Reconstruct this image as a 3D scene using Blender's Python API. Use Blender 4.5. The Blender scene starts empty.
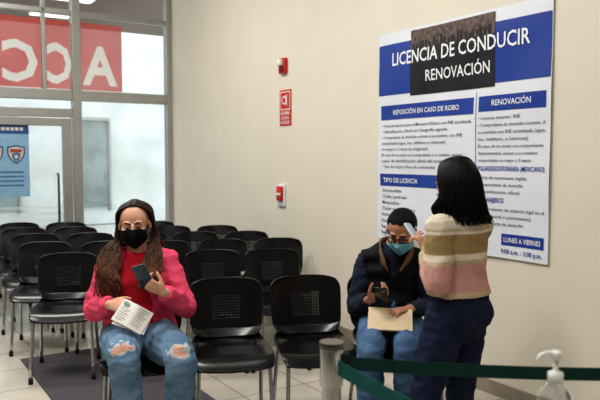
import bpy, math, random, bmesh
from mathutils import Vector, Matrix, noise
from mathutils.bvhtree import BVHTree
random.seed(7)
V3=Vector
col=bpy.context.scene.collection
try:
    bpy.context.scene.view_settings.view_transform='Standard'
    bpy.context.scene.view_settings.look='Medium High Contrast'
    bpy.context.scene.view_settings.exposure=-.22
except Exception as ex: print('look',ex)

# ------------------------------------------------------------ materials
def srgb(r,g,b):
    f=lambda c:(c/255/12.92) if c/255<=.04045 else ((c/255+.055)/1.055)**2.4
    return (f(r),f(g),f(b),1)
def mat(name,rgb,rough=.6,metal=0,var=.08,scale=20,bump=0,bscale=60,spec=.5,emit=0,stretch=None):
    m=bpy.data.materials.new(name); m.use_nodes=True
    nt=m.node_tree; p=nt.nodes['Principled BSDF']
    c=srgb(*rgb)
    p.inputs['Roughness'].default_value=rough
    p.inputs['Metallic'].default_value=metal
    p.inputs['Specular IOR Level'].default_value=spec
    tc=nt.nodes.new('ShaderNodeTexCoord')
    mp=nt.nodes.new('ShaderNodeMapping'); nt.links.new(tc.outputs['Object'],mp.inputs['Vector'])
    if stretch: mp.inputs['Scale'].default_value=stretch
    n=nt.nodes.new('ShaderNodeTexNoise'); n.inputs['Scale'].default_value=scale; n.inputs['Detail'].default_value=3
    nt.links.new(mp.outputs['Vector'],n.inputs['Vector'])
    r=nt.nodes.new('ShaderNodeValToRGB')
    r.color_ramp.elements[0].position=.3; r.color_ramp.elements[1].position=.7
    r.color_ramp.elements[0].color=tuple(max(0,x*(1-var)) for x in c[:3])+(1,)
    r.color_ramp.elements[1].color=tuple(min(1,x*(1+var)) for x in c[:3])+(1,)
    nt.links.new(n.outputs['Fac'],r.inputs['Fac']); nt.links.new(r.outputs['Color'],p.inputs['Base Color'])
    if emit:
        nt.links.new(r.outputs['Color'],p.inputs['Emission Color']); p.inputs['Emission Strength'].default_value=emit
    if bump:
        n2=nt.nodes.new('ShaderNodeTexNoise'); n2.inputs['Scale'].default_value=bscale; n2.inputs['Detail'].default_value=4
        nt.links.new(mp.outputs['Vector'],n2.inputs['Vector'])
        b=nt.nodes.new('ShaderNodeBump'); b.inputs['Strength'].default_value=bump; b.inputs['Distance'].default_value=.01
        nt.links.new(n2.outputs['Fac'],b.inputs['Height']); nt.links.new(b.outputs['Normal'],p.inputs['Normal'])
    return m
def attrmat(name,rough=.8,bump=.3,bscale=150,spec=.3,var=.12):
    m=mat(name,(200,200,200),rough,0,var,40,bump,bscale,spec)
    nt=m.node_tree; p=nt.nodes['Principled BSDF']
    a=nt.nodes.new('ShaderNodeAttribute'); a.attribute_name='Col'
    mx=nt.nodes.new('ShaderNodeMix'); mx.data_type='RGBA'; mx.blend_type='MULTIPLY'; mx.inputs[0].default_value=1
    ramp=[n for n in nt.nodes if n.type=='VALTORGB'][0]
    ramp.color_ramp.elements[0].color=(1-var,1-var,1-var,1); ramp.color_ramp.elements[1].color=(1,1,1,1)
    nt.links.new(a.outputs['Color'],mx.inputs[6]); nt.links.new(ramp.outputs['Color'],mx.inputs[7])
    nt.links.new(mx.outputs[2],p.inputs['Base Color'])
    return m
def glassmat(name,tint=(240,244,244),gloss=.07):
    m=bpy.data.materials.new(name); m.use_nodes=True; nt=m.node_tree
    nt.nodes.remove(nt.nodes['Principled BSDF'])
    t=nt.nodes.new('ShaderNodeBsdfTransparent'); t.inputs[0].default_value=srgb(*tint)
    g=nt.nodes.new('ShaderNodeBsdfGlossy'); g.inputs['Roughness'].default_value=.03
    x=nt.nodes.new('ShaderNodeMixShader'); x.inputs[0].default_value=gloss
    o=[n for n in nt.nodes if n.type=='OUTPUT_MATERIAL'][0]
    nt.links.new(t.outputs[0],x.inputs[1]); nt.links.new(g.outputs[0],x.inputs[2]); nt.links.new(x.outputs[0],o.inputs[0])
    return m

# ------------------------------------------------------------ geometry
def cr(p0,p1,p2,p3,t):
    return .5*((2*p1)+(p2-p0)*t+(2*p0-5*p1+4*p2-p3)*t*t+(3*p1-p0-3*p2+p3)*t*t*t)
class Geo:
    def __init__(s): s.V=[];s.F=[];s.M=[]
    def add(s,V,F,mi=0,M=None):
        o=len(s.V)
        for v in V: s.V.append((M@Vector(v)) if M else Vector(v))
        for f in F: s.F.append([i+o for i in f]); s.M.append(mi)
    def tube(s,pts,rad,side=None,n=14,sub=4,cap='round',mi=0,M=None):
        pts=[Vector(p) for p in pts]
        R=[Vector((r,r,0)) if not isinstance(r,(tuple,list)) else Vector((r[0],r[1],0)) for r in rad]
        P=[];Q=[];k=len(pts)
        for i in range(k-1):
            a=pts[max(i-1,0)];b=pts[i];c=pts[i+1];d=pts[min(i+2,k-1)]
            ra=R[max(i-1,0)];rb=R[i];rc=R[i+1];rd=R[min(i+2,k-1)]
            for j in range(sub):
                t=j/sub; P.append(cr(a,b,c,d,t)); Q.append(cr(ra,rb,rc,rd,t))
        P.append(pts[-1]);Q.append(R[-1])
        rings=[];N=len(P)
        sd=Vector(side) if side is not None else None
        prev=None
        for i in range(N):
            T=(P[min(i+1,N-1)]-P[max(i-1,0)])
            T=T.normalized() if T.length>1e-9 else Vector((0,0,1))
            if sd is not None: x=sd-T*sd.dot(T)
            elif prev is not None: x=prev-T*prev.dot(T)
            else:
                a=Vector((0,0,1)) if abs(T.z)<.9 else Vector((1,0,0)); x=a-T*a.dot(T)
            x.normalize(); prev=x; y=T.cross(x)
            rings.append((P[i],x,y,max(Q[i].x,1e-4),max(Q[i].y,1e-4),T))
        if cap=='round':
            def capr(r,sg):
                out=[]
                for a in (30,55,78):
                    a=math.radians(a); h=min(r[3],r[4])
                    out.append((r[0]+r[5]*sg*h*math.sin(a),r[1],r[2],r[3]*math.cos(a),r[4]*math.cos(a),r[5]))
                return out
            rings=list(reversed(capr(rings[0],-1)))+rings+capr(rings[-1],1)
        V=[];F=[]
        for c,x,y,a,b,T in rings:
            for q in range(n):
                an=2*math.pi*q/n; V.append(c+x*(a*math.cos(an))+y*(b*math.sin(an)))
        m=len(rings)
        for i in range(m-1):
            for q in range(n):
                F.append([i*n+q,i*n+(q+1)%n,(i+1)*n+(q+1)%n,(i+1)*n+q])
        F.append(list(reversed(range(n)))); F.append([ (m-1)*n+q for q in range(n)])
        s.add(V,F,mi,M)
    def ell(s,c,r,M=None,n=16,m=10,mi=0):
        V=[];F=[];c=Vector(c)
        V.append(c+Vector((0,0,r[2])))
        for i in range(1,m):
            a=math.pi*i/m
            for q in range(n):
                b=2*math.pi*q/n
                V.append(c+Vector((r[0]*math.sin(a)*math.cos(b),r[1]*math.sin(a)*math.sin(b),r[2]*math.cos(a))))
        V.append(c-Vector((0,0,r[2])))
        for q in range(n): F.append([0,1+q,1+(q+1)%n])
        for i in range(m-2):
            for q in range(n):
                F.append([1+i*n+q,1+(i+1)*n+q,1+(i+1)*n+(q+1)%n,1+i*n+(q+1)%n])
        L=len(V)-1
        for q in range(n): F.append([L,1+(m-2)*n+(q+1)%n,1+(m-2)*n+q])
        s.add(V,F,mi,M)
    def box(s,lo,hi,mi=0,M=None,bev=0):
        x0,y0,z0=lo;x1,y1,z1=hi
        if bev<=0:
            V=[(x0,y0,z0),(x1,y0,z0),(x1,y1,z0),(x0,y1,z0),(x0,y0,z1),(x1,y0,z1),(x1,y1,z1),(x0,y1,z1)]
            F=[[0,3,2,1],[4,5,6,7],[0,1,5,4],[1,2,6,5],[2,3,7,6],[3,0,4,7]]
        else:
            V=[];k=5
            for z,i in ((z0,bev*.3),(z0+bev*.3,0),(z1-bev*.3,0),(z1,bev*.3)):
                for cx,cy,a0 in ((x1-bev,y1-bev,0),(x0+bev,y1-bev,90),(x0+bev,y0+bev,180),(x1-bev,y0+bev,270)):
                    for j in range(k):
                        a=math.radians(a0+90*j/(k-1)); V.append((cx+(bev-i)*math.cos(a),cy+(bev-i)*math.sin(a),z))
            n=4*k;F=[]
            for r in range(3):
                for q in range(n): F.append([r*n+q,r*n+(q+1)%n,(r+1)*n+(q+1)%n,(r+1)*n+q])
            F.append(list(reversed(range(n))));F.append([3*n+q for q in range(n)])
        s.add(V,F,mi,M)
    def lathe(s,prof,c=(0,0,0),n=32,mi=0,M=None):
        V=[];F=[];c=Vector(c)
        for r,z in prof:
            for q in range(n):
                a=2*math.pi*q/n; V.append(c+Vector((r*math.cos(a),r*math.sin(a),z)))
        for i in range(len(prof)-1):
            for q in range(n): F.append([i*n+q,i*n+(q+1)%n,(i+1)*n+(q+1)%n,(i+1)*n+q])
        F.append(list(reversed(range(n))));F.append([(len(prof)-1)*n+q for q in range(n)])
        s.add(V,F,mi,M)
    def rect(s,x0,y0,x1,y1,z,mi=0,M=None,st=None):
        if not st: s.add([(x0,y0,z),(x1,y0,z),(x1,y1,z),(x0,y1,z)],[[0,1,2,3]],mi,M); return
        nx=max(1,int(abs(x1-x0)/st)+1); ny=max(1,int(abs(y1-y0)/st)+1)
        V=[(x0+(x1-x0)*i/nx,y0+(y1-y0)*j/ny,z) for j in range(ny+1) for i in range(nx+1)]
        F=[[j*(nx+1)+i,j*(nx+1)+i+1,(j+1)*(nx+1)+i+1,(j+1)*(nx+1)+i] for j in range(ny) for i in range(nx)]
        s.add(V,F,mi,M)
    def text(s,txt,x0,x1,yb,h,z,mi=0,bold=.012,M=None,mirror=False,fit=True):
        cu=bpy.data.curves.new('t','FONT'); cu.body=txt; cu.offset=bold; cu.resolution_u=2
        ob=bpy.data.objects.new('t',cu); col.objects.link(ob)
        dg=bpy.context.evaluated_depsgraph_get()
        me=bpy.data.meshes.new_from_object(ob.evaluated_get(dg))
        xs=[v.co.x for v in me.vertices]
        if xs:
            a,b=min(xs),max(xs); sy=h/.70
            sx=(x1-x0)/(b-a) if fit else sy
            V=[]
            for v in me.vertices:
                x=(v.co.x-a)*sx
                V.append(((x1-x) if mirror else (x0+x), yb+v.co.y*sy, z))
            F=[list(p.vertices) for p in me.polygons]
            if mirror: F=[f[::-1] for f in F]
            s.add(V,F,mi,M)
        bpy.data.objects.remove(ob); bpy.data.curves.remove(cu); bpy.data.meshes.remove(me)
    def mesh(s,name,smooth=True,recalc=True):
        me=bpy.data.meshes.new(name)
        me.from_pydata([tuple(v) for v in s.V],[],s.F)
        for i,p in enumerate(me.polygons):
            p.material_index=s.M[i]; p.use_smooth=smooth
        if recalc:
            bm=bmesh.new(); bm.from_mesh(me); bmesh.ops.recalc_face_normals(bm,faces=bm.faces); bm.to_mesh(me); bm.free()
        me.update(); return me
PIV={}
def mk(name,me,mats,parent=None,matrix=None,pivot=None,label=None,category=None,kind=None,group=None,autosmooth=None):
    if isinstance(me,Geo): me=me.mesh(name,smooth=autosmooth is not False)
    me.name=name
    o=bpy.data.objects.new(name,me); col.objects.link(o)
    for m in (mats if isinstance(mats,(list,tuple)) else [mats]): me.materials.append(m)
    if parent:
        o.parent=parent
        if parent in PIV: me.transform(Matrix.Translation(-PIV[parent]))
        if matrix: o.matrix_local=matrix
    elif pivot is not None:
        PIV[o]=Vector(pivot); me.transform(Matrix.Translation(-PIV[o])); o.location=pivot
    elif matrix: o.matrix_world=matrix
    tag(o,label,category,kind,group); return o
def tag(o,label=None,category=None,kind=None,group=None):
    if label: o['label']=label
    if category: o['category']=category
    if kind: o['kind']=kind
    if group: o['group']=group
def empty(name,matrix,**k):
    o=bpy.data.objects.new(name,None); col.objects.link(o); o.matrix_world=matrix; o.empty_display_size=.1
    tag(o,**k); return o
def sharp(o,ang=35):
    try: o.data.set_sharp_from_angle(angle=math.radians(ang))
    except Exception: pass
def remesh(g,voxel,smooth=3,disp=None,name='m'):
    me=g.mesh('tmp'); o=bpy.data.objects.new('tmp',me); col.objects.link(o)
    r=o.modifiers.new('r','REMESH'); r.mode='VOXEL'; r.voxel_size=voxel; r.use_smooth_shade=True
    if smooth:
        s=o.modifiers.new('s','SMOOTH'); s.factor=.5; s.iterations=smooth
    dg=bpy.context.evaluated_depsgraph_get()
    out=bpy.data.meshes.new_from_object(o.evaluated_get(dg)); out.name=name
    bpy.data.objects.remove(o); bpy.data.meshes.remove(me)
    if disp:
        nn=[v.normal.copy() for v in out.vertices]
        for v,q in zip(out.vertices,nn): v.co+=q*disp(v.co,q)
    for p in out.polygons: p.use_smooth=True; p.material_index=0
    out.materials.clear(); out.update(); return out
def color(me,fn):
    a=me.color_attributes.new('Col','FLOAT_COLOR','POINT')
    buf=[]
    for v in me.vertices: buf.extend(tuple(fn(v.co)[:3])+(1,))
    a.data.foreach_set('color',buf)
def color_list(me,cols):
    a=me.color_attributes.new('Col','FLOAT_COLOR','POINT'); buf=[]
    for c in cols: buf.extend((c[0],c[1],c[2],1))
    a.data.foreach_set('color',buf)

# ------------------------------------------------------------ room frame
TH=math.atan(435/680); S,Cc=math.sin(TH),math.cos(TH)
CO=V3((-1.64,8.70,0))
W=V3((-S,Cc,0)); B=V3((Cc,S,0)); Z=V3((0,0,1))
def frame(o,x,y,z):
    m=Matrix.Identity(4)
    for i in range(3): m[i][0]=x[i];m[i][1]=y[i];m[i][2]=z[i];m[i][3]=o[i]
    return m
MWALL=frame(CO,-W,Z,(-W).cross(Z))
MSTORE=frame(CO,B,Z,B.cross(Z))

m_wall=mat('painted_wall',(226,219,204),.5,var=.02,scale=3,bump=.05,bscale=120,spec=.35)
m_ceil=mat('ceiling_paint',(225,222,215),.8,var=.03)
m_alu=mat('aluminium_frame',(170,170,167),.4,.5,var=.05,scale=8)
m_glass=glassmat('window_glass')
m_base=mat('baseboard_paint',(150,140,126),.6)
def floor_mat():
    m=mat('floor_tile',(205,196,182),.12,var=.06,scale=3)
    nt=m.node_tree;p=nt.nodes['Principled BSDF']
    br=nt.nodes.new('ShaderNodeTexBrick'); br.offset=0
    br.inputs['Scale'].default_value=1; br.inputs['Brick Width'].default_value=.45; br.inputs['Row Height'].default_value=.45
    br.inputs['Mortar Size'].default_value=.004; br.inputs['Color1'].default_value=srgb(202,196,184); br.inputs['Color2'].default_value=srgb(190,183,170)
    br.inputs['Mortar'].default_value=srgb(130,122,112)
    tc=[n for n in nt.nodes if n.type=='TEX_COORD'][0]
    nt.links.new(tc.outputs['Object'],br.inputs['Vector'])
    ramp=[n for n in nt.nodes if n.type=='VALTORGB'][0]
    ramp.color_ramp.elements[0].color=(.85,.85,.85,1);ramp.color_ramp.elements[1].color=(1,1,1,1)
    mx=nt.nodes.new('ShaderNodeMix'); mx.data_type='RGBA'; mx.blend_type='MULTIPLY'; mx.inputs[0].default_value=1
    nt.links.new(br.outputs['Color'],mx.inputs[6]);nt.links.new(ramp.outputs['Color'],mx.inputs[7]);nt.links.new(mx.outputs[2],p.inputs['Base Color'])
    return m
HC=4.0; LR=6.5; LS=11.0
MF=frame(CO,B,W,Z)
g=Geo(); g.box((-LR,-LS,-.1),(.0,0,0)); mk('floor',g,floor_mat(),matrix=MF,kind='structure',autosmooth=False)
g=Geo(); g.box((-LR,-LS,HC),(0,0,HC+.1)); mk('ceiling',g,m_ceil,matrix=MF,kind='structure',autosmooth=False)
g=Geo(); g.box((0,-LS,-.1),(.15,.15,HC+.1)); mk('wall_right',g,m_wall,matrix=MF,kind='structure',autosmooth=False)
m_wl2=mat('painted_wall_grey',(150,146,138),.7,var=.02,scale=3)
g=Geo(); g.box((-LR-.15,-LS,-.1),(-LR,.15,HC+.1)); mk('wall_left',g,m_wl2,matrix=MF,kind='structure',autosmooth=False)
g=Geo(); g.box((-LR-.15,-LS-.15,-.1),(.15,-LS,HC+.1)); mk('wall_front',g,m_wl2,matrix=MF,kind='structure',autosmooth=False)
g=Geo(); g.box((-LR,0,0),(-4.6,.12,HC)); mk('wall_back',g,m_wall,matrix=MF,kind='structure',autosmooth=False)
g=Geo(); g.box((-.012,-LS+.01,0),(0,-.09,.09)); mk('baseboard_right',g,m_base,matrix=MF,kind='structure',autosmooth=False)

win=empty('window_1',MSTORE,kind='structure')
g=Geo()
def fr(g,r0,r1,z0,z1,d0=-.06,d1=.05): g.box((-r1,z0,d0),(-r0,z1,d1))
fr(g,0.0,.07,0,HC); fr(g,1.13,1.23,0,HC); fr(g,1.515,1.56,2.28,HC,-.04,.03)
fr(g,2.55,2.65,0,HC); fr(g,3.7,3.78,0,HC); fr(g,4.5,4.6,0,HC)
for a,b in ((.07,1.13),(1.23,2.55),(2.65,3.7),(3.78,4.5)):
    fr(g,a,b,2.16,2.28,-.05,.04); fr(g,a,b,3.14,3.2,-.04,.03); fr(g,a,b,HC-.1,HC,-.04,.03)
for a,b in ((.07,1.13),(2.65,3.7),(3.78,4.5)): fr(g,a,b,0,.12,-.04,.03)
fr(g,1.23,2.55,1.96,2.06,-.045,.035)
o=mk('window_frame',g,m_alu,parent=win,autosmooth=False)
b=o.modifiers.new('b','BEVEL'); b.width=.006; b.segments=2
g=Geo()
for a,b_ in ((.07,1.13),(2.65,3.7),(3.78,4.5)): g.box((-b_,.12,-.012),(-a,2.16,-.004))
for a,b_ in ((.07,1.13),(1.23,2.55),(2.65,3.7),(3.78,4.5)):
    g.box((-b_,2.28,-.012),(-a,3.14,-.004)); g.box((-b_,3.2,-.012),(-a,HC-.1,-.004))
g.box((-2.55,2.06,-.012),(-1.23,2.16,-.004))
mk('window_glass',g,m_glass,parent=win,autosmooth=False)
door=empty('door_1',MSTORE,kind='structure')
g=Geo()
fr(g,1.25,1.35,.01,1.95,-.03,.03); fr(g,2.43,2.53,.01,1.95,-.03,.03); fr(g,1.35,2.43,1.86,1.95,-.03,.03); fr(g,1.35,2.43,.01,.2,-.03,.03)
o=mk('door_leaf',g,m_alu,parent=door,autosmooth=False); b=o.modifiers.new('b','BEVEL'); b.width=.005
g=Geo(); g.box((-2.43,.2,-.01),(-1.35,1.86,-.002)); mk('door_glass',g,m_glass,parent=door,autosmooth=False)
g=Geo()
for i in range(9): g.rect(-2.43,.30+i*.075,-1.35,.335+i*.075,.001,0)
m_fro=mat('frosted_film',(225,230,230),.7,var=.02); m_fro.node_tree.nodes['Principled BSDF'].inputs['Alpha'].default_value=.5
mk('frosted_stripes',g,m_fro,parent=door,autosmooth=False)
g=Geo(); g.tube([(-1.42,.75,.03),(-1.42,.75,.07),(-1.42,.8,.08),(-1.42,1.25,.08),(-1.42,1.3,.07),(-1.42,1.3,.03)],[.014]*6,sub=3,n=10)
mk('handle',g,mat('steel',(110,110,108),.25,.9),parent=door)
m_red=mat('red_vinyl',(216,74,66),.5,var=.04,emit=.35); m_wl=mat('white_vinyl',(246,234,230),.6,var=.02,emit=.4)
nt=m_red.node_tree; p=nt.nodes['Principled BSDF']; p.inputs['Alpha'].default_value=.88
sg=empty('window_sign',MSTORE,label='large red window vinyl with white letters read from behind',category='sign')
g=Geo()
g.rect(-1.125,2.29,-.62,3.08,-.018,0); g.rect(-2.54,2.29,-1.235,3.08,-.018,0)
mk('sign_panel',g,m_red,parent=sg,autosmooth=False)
g=Geo()
for ch,a,b_ in (('A',.68,1.10),('C',1.22,1.50),('C',1.60,1.98),('E',2.08,2.36)):
    g.text(ch,-b_,-a,2.37,.44,-.015,0,bold=.03,mirror=True)
mk('lettering',g,m_wl,parent=sg,autosmooth=False)
nt_=Geo()
nt_.rect(-2.25,1.05,-1.72,1.87,.002,0); nt_.rect(-2.25,1.76,-1.72,1.87,.004,1)
x=-2.2
while x<-1.81: nt_.rect(x,1.798,min(x+.035,-1.78),1.832,.006,3); x+=.048
def shield(cx,cy,s,z,mi):
    P=[(-1,.9),(-.5,1),(0,1.12),(.5,1),(1,.9),(1,.1),(.8,-.45),(.45,-.85),(0,-1.15),(-.45,-.85),(-.8,-.45),(-1,.1)]
    nt_.add([(cx+x*s,cy+y*s,z) for x,y in P],[list(range(len(P)-1,-1,-1))],mi)
for cx in (-1.86,-2.09):
    shield(cx,1.53,.095,.005,1); shield(cx,1.53,.078,.0065,3); nt_.rect(cx-.064,1.55,cx+.064,1.59,.008,4); shield(cx,1.50,.045,.009,2)
    shield(cx,1.50,.02,.010,3)
for i in range(4): nt_.rect(-2.2,1.32-.05*i,-1.78,1.338-.05*i,.004,2)
mk('door_notice',nt_,[mat('notice_paper',(136,176,204),.6),mat('notice_blue',(46,80,136),.6),mat('notice_teal',(66,110,156),.6),mat('notice_cream',(206,202,186),.6),mat('notice_redbar',(160,80,72),.6)],matrix=MSTORE,label='light blue printed notice with two shield emblems on glass door',category='notice',autosmooth=False)

# exterior
m_ext=mat('exterior_wall',(205,208,207),.8,var=.15,scale=1.2)
g=Geo(); g.box((-12,.16,-.12),(8,14,-.02)); mk('pavement',g,mat('pavement_concrete',(195,193,188),.8),matrix=MF,label='pale concrete pavement outside the entrance',category='pavement',kind='structure',autosmooth=False)
fac=empty('building_facade',MF@Matrix.Translation((0,7,0)),label='pale building across the pavement with grey openings',category='building')
g=Geo(); g.box((-12,0,0),(8,.3,6)); mk('facade_wall',g,m_ext,parent=fac,autosmooth=False)
mw1=mat('exterior_panel',(128,140,140),.3,var=.3,scale=2); mw2=mat('exterior_trim',(160,160,158),.6)  # facade openings are mottled grey panels with paler trim
for x,w_,z1 in ((-6.9,.4,2.1),(-6.2,.55,1.5),(-5.3,.3,2.3),(-4.7,.6,1.7),(-3.75,.35,1.35),(-3.2,.55,1.9),(-2.3,.3,1.5),(-1.3,.7,2.3),(.6,.7,2.3)):
    g=Geo(); g.box((x,-.06,.4),(x+w_,0,z1)); g.box((x-.04,-.1,z1),(x+w_+.04,0,z1+.07)); g.box((x-.05,-.1,.3),(x,0,z1)); g.box((x+w_,-.1,.3),(x+w_+.05,0,z1))
    g.M=[0]*6+[1]*18
    mk('facade_window',g,[mw1,mw2],parent=fac,autosmooth=False)
can=empty('canopy',MF@Matrix.Translation((0,.2,3.6)),label='brown-grey canopy soffit with square white lights outside the storefront',category='canopy')
g=Geo(); g.box((-7,0,0),(3,3.0,.15)); mk('soffit',g,mat('soffit',(112,96,86),.8),parent=can,autosmooth=False)
mlw=mat('lamp_white',(255,252,245),.5,emit=3)
for x in (-3.4,-2.4,-1.2):
    for y in (.5,1.7):
        g=Geo(); g.box((x,y,-.02),(x+.55,y+.55,-.002)); mk('light_panel',g,mlw,parent=can,autosmooth=False)

# ------------------------------------------------------------ poster
PS,PT,PW_,PH=4.17,2.41,1.54,1.53
MP=MWALL@Matrix.Translation((PS,PT,.016))
m_pw=mat('poster_white',(226,230,238),.45,var=.02,scale=4); m_pb=mat('poster_blue',(30,64,152),.4,var=.05,scale=6)
m_pk=mat('poster_photo',(24,22,28),.4,var=.5,scale=9); m_pt=mat('poster_ink',(72,74,98),.5); m_ptw=mat('poster_text_white',(240,242,246),.5,var=.01)
m_pbr=mat('poster_crowd',(92,74,68),.5,var=.8,scale=30)
g=Geo()
def pr(x0,v0,x1,v1,z,mi): g.rect(x0,-v1,x1,-v0,z,mi,st=.03)
pr(0,0,PW_,PH,0,0)
pr(0.005,.085,1.535,.455,.002,1)
pr(.36,.02,1.13,.475,.0035,2); pr(.36,.02,1.13,.15,.0045,5)
for i in range(22):
    x=.38+.033*i+random.uniform(-.008,.008); h=random.uniform(.03,.08)
    pr(x,.155-h,x+.024,.155,.0055,2)
g.text('LICENCIA DE CONDUCIR',.17,1.39,-.245,.092,.007,4,bold=.014)
g.text('RENOVACIÓN',.52,1.09,-.385,.075,.007,4,bold=.010)
pr(.03,.53,.955,.635,.0025,1); g.text('REPOSICIÓN EN CASO DE ROBO',.17,.83,-.60,.034,.005,4,bold=.012)
pr(1.0,.53,1.51,.625,.0025,1); g.text('RENOVACIÓN',1.11,1.41,-.592,.036,.005,4,bold=.012)
L1=['• Acta de denuncia ante el Ministerio Público con INE actualizada','• Identificación oficial con fotografía vigente','• Comprobante de domicilio reciente a su nombre, con INE','  actualizada (agua, luz, teléfono o internet)','  no mayor a 3 meses de antigüedad','En caso de no contar con comprobante a su nombre, anexar','  copia de identificación oficial del titular','• Tipo de sangre y firma de conformidad']
v=.67
for t in L1:
    g.text(t,.05,min(.94,.05+.0145*len(t)),-v-.02,.022,.004,3,bold=.002); v+=.043
pr(.03,1.035,.50,1.125,.0025,1); g.text('TIPO DE LICENCIA',.07,.44,-1.098,.034,.005,4,bold=.012)
pr(.50,1.035,.955,1.125,.0025,1)
T1=['Automovilista','Chofer particular','Motociclista','Chofer servicio público','Permiso menor','Duplicado','Reposición','Renovación 3 años']
for i,t in enumerate(T1):
    vv=1.145+i*.045
    g.text(t,.06,.06+.0158*len(t),-vv-.024,.024,.004,3,bold=.004)
    g.text(['$ 560.00','$ 780.00','$ 410.00','$ 920.00','$ 380.00','$ 290.00','$ 290.00','$ 780.00'][i],.66,.79,-vv-.024,.024,.004,3,bold=.004)
R1=[('• Licencia anterior, INE',0),('• Comprobante de domicilio reciente. A',0),('  su nombre con INE actualizada (agua,',0),('  luz, teléfono, o internet)',0),('En caso de no contar con comprobante',0),('departamental, anexar a su nombre',0),('comprobante no mayor a 3 meses',0),('POLARIZADO/FORÁNEA (MEXICANO)',1),('• Acta de nacimiento legible',0),('• Comprobante de domicilio',0),('• Identificación oficial',0),('EXTRANJEROS',1),('• Comprobante de estancia legal en el',0),('  país (temporal o permanente)',0),('• Comprobante de domicilio',0)]
v=.65
for t,bld in R1:
    if bld: v+=.012
    g.text(t,1.0,min(1.51,1.0+(.0195 if bld else .0138)*len(t)),-v-.026,.030 if bld else .021,.004,1 if bld else 3,bold=.012 if bld else .002); v+=.052 if bld else .044
pr(1.2,1.38,1.51,1.45,.0025,1); g.text('LUNES A VIERNES',1.22,1.49,-1.43,.03,.005,4,bold=.012)
g.text('9:00 a.m. - 3:00 p.m.',1.2,1.5,-1.50,.028,.004,1,bold=.01)
pr(.975,.5,.980,1.5,.002,1)
for v_ in g.V:
    x,y=v_.x,v_.y
    v_.z+=.004*math.sin(x*7+y*4+.6)+.003*math.sin(y*12-x*3)+.0015*math.sin(x*19+math.sin(y*6)*2)
po=mk('poster',g,[m_pw,m_pb,m_pk,m_pt,m_ptw,m_pbr],matrix=MP,label='large white and blue driving licence renewal poster on the wall',category='poster',autosmooth=True)

# wall fixtures
m_fr=mat('alarm_red',(196,30,30),.4,var=.05); m_fw=mat('plastic_white',(228,228,224),.4,var=.03)
e=empty('fire_alarm_strobe',MWALL@Matrix.Translation((2.78,2.34,0)),label='small red fire alarm strobe mounted on the cream wall',category='fire alarm')
g=Geo(); g.box((-.055,-.07,0),(.055,.07,.035),bev=.01); mk('housing',g,m_fr,parent=e)
g=Geo(); g.box((-.03,.0,.035),(.03,.055,.075),bev=.01); mk('strobe_lens',g,mat('lens_white',(240,238,230),.2),parent=e)
g=Geo()
for i in range(4): g.box((-.035,-.055+i*.012,.035),(.035,-.05+i*.012,.04))
mk('speaker_grille',g,mat('grille_dark',(90,20,20),.6),parent=e,autosmooth=False)
g=Geo(); g.box((-.1,-.165,0),(.1,.165,.006))
g.rect(-.085,-.02,.085,.15,.0075,1); g.rect(-.075,-.01,.075,.14,.0085,0)
g.lathe([(.04,0),(.04,.001)],mi=1,M=Matrix.Translation((-.015,.07,.0095))); g.lathe([(.026,0),(.026,.001)],mi=0,M=Matrix.Translation((-.015,.07,.0115)))
g.box((.02,.02,.009),(.035,.12,.011),mi=1)
g.text('ALARMA',-.08,.08,-.065,.034,.0085,1,bold=.02); g.text('CONTRA',-.07,.07,-.108,.028,.0085,1,bold=.02); g.text('INCENDIO',-.08,.08,-.148,.028,.0085,1,bold=.02)
mk('fire_alarm_sign',g,[m_fr,m_fw],matrix=MWALL@Matrix.Translation((2.80,1.955,0)),label='red rectangular fire alarm sign with white symbol on wall',category='sign',autosmooth=False)
e=empty('fire_alarm_pull_station',MWALL@Matrix.Translation((2.74,1.14,0)),label='red and white fire alarm pull station on the wall',category='fire alarm')
g=Geo(); g.box((-.062,-.105,0),(.062,.105,.022),bev=.010); mk('back_plate',g,m_fw,parent=e)
g=Geo(); g.box((-.048,-.05,.022),(.048,.085,.042),bev=.008); mk('red_box',g,m_fr,parent=e)
g=Geo(); g.box((-.035,.0,.042),(.035,.022,.053),bev=.005); mk('pull_handle',g,m_fw,parent=e)

# ------------------------------------------------------------ chair
m_blk=mat('black_plastic',(16,16,18),.24,var=.15,scale=30,bump=.03,bscale=300,spec=.4)
m_tube=mat('grey_tube',(190,190,190),.22,.9,var=.05)
m_rub=mat('rubber',(25,25,25),.8)
def plate(nu,nv,fn,hole):
    g=Geo();V=[];F=[]
    for j in range(nv+1):
        for i in range(nu+1): V.append(fn(-1+2*i/nu,-1+2*j/nv))
    for j in range(nv):
        for i in range(nu):
            if hole(i,j): continue
            a=j*(nu+1)+i; F.append([a,a+1,a+nu+2,a+nu+1])
    g.add(V,F); return g
def seatf(u,v):
    w=.215*(1-.10*abs(v)**6)*(1-.03*v); x=u*w; y=v*.215*(1-.08*abs(u)**6)
    z=.455-.012*(1-u*u)
    if v<-.6: z-=.05*((-v-.6)/.4)**2
    if v>.6: z+=.03*((v-.6)/.4)**2
    return (x,y,z)
def backf(u,v):
    h=.165; x=u*(.210*(1-.17*abs(v)**6)+.008*v)
    z=.635+v*h*(1-.13*abs(u)**4); y=.225+.075*((v+1)/2)-.035*(u*u)
    if v<-.75: y-=.03*((-v-.75)/.25)
    return (x,y,z)
gs=plate(81,81,seatf,lambda i,j:(i%3==1 and j%3==1 and 26<=i<=55 and 26<=j<=55)).mesh('seat')
gb=plate(81,63,backf,lambda i,j:(i%3==1 and j%3==1 and 24<=i<=57 and 18<=j<=45)).mesh('backrest')
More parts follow.
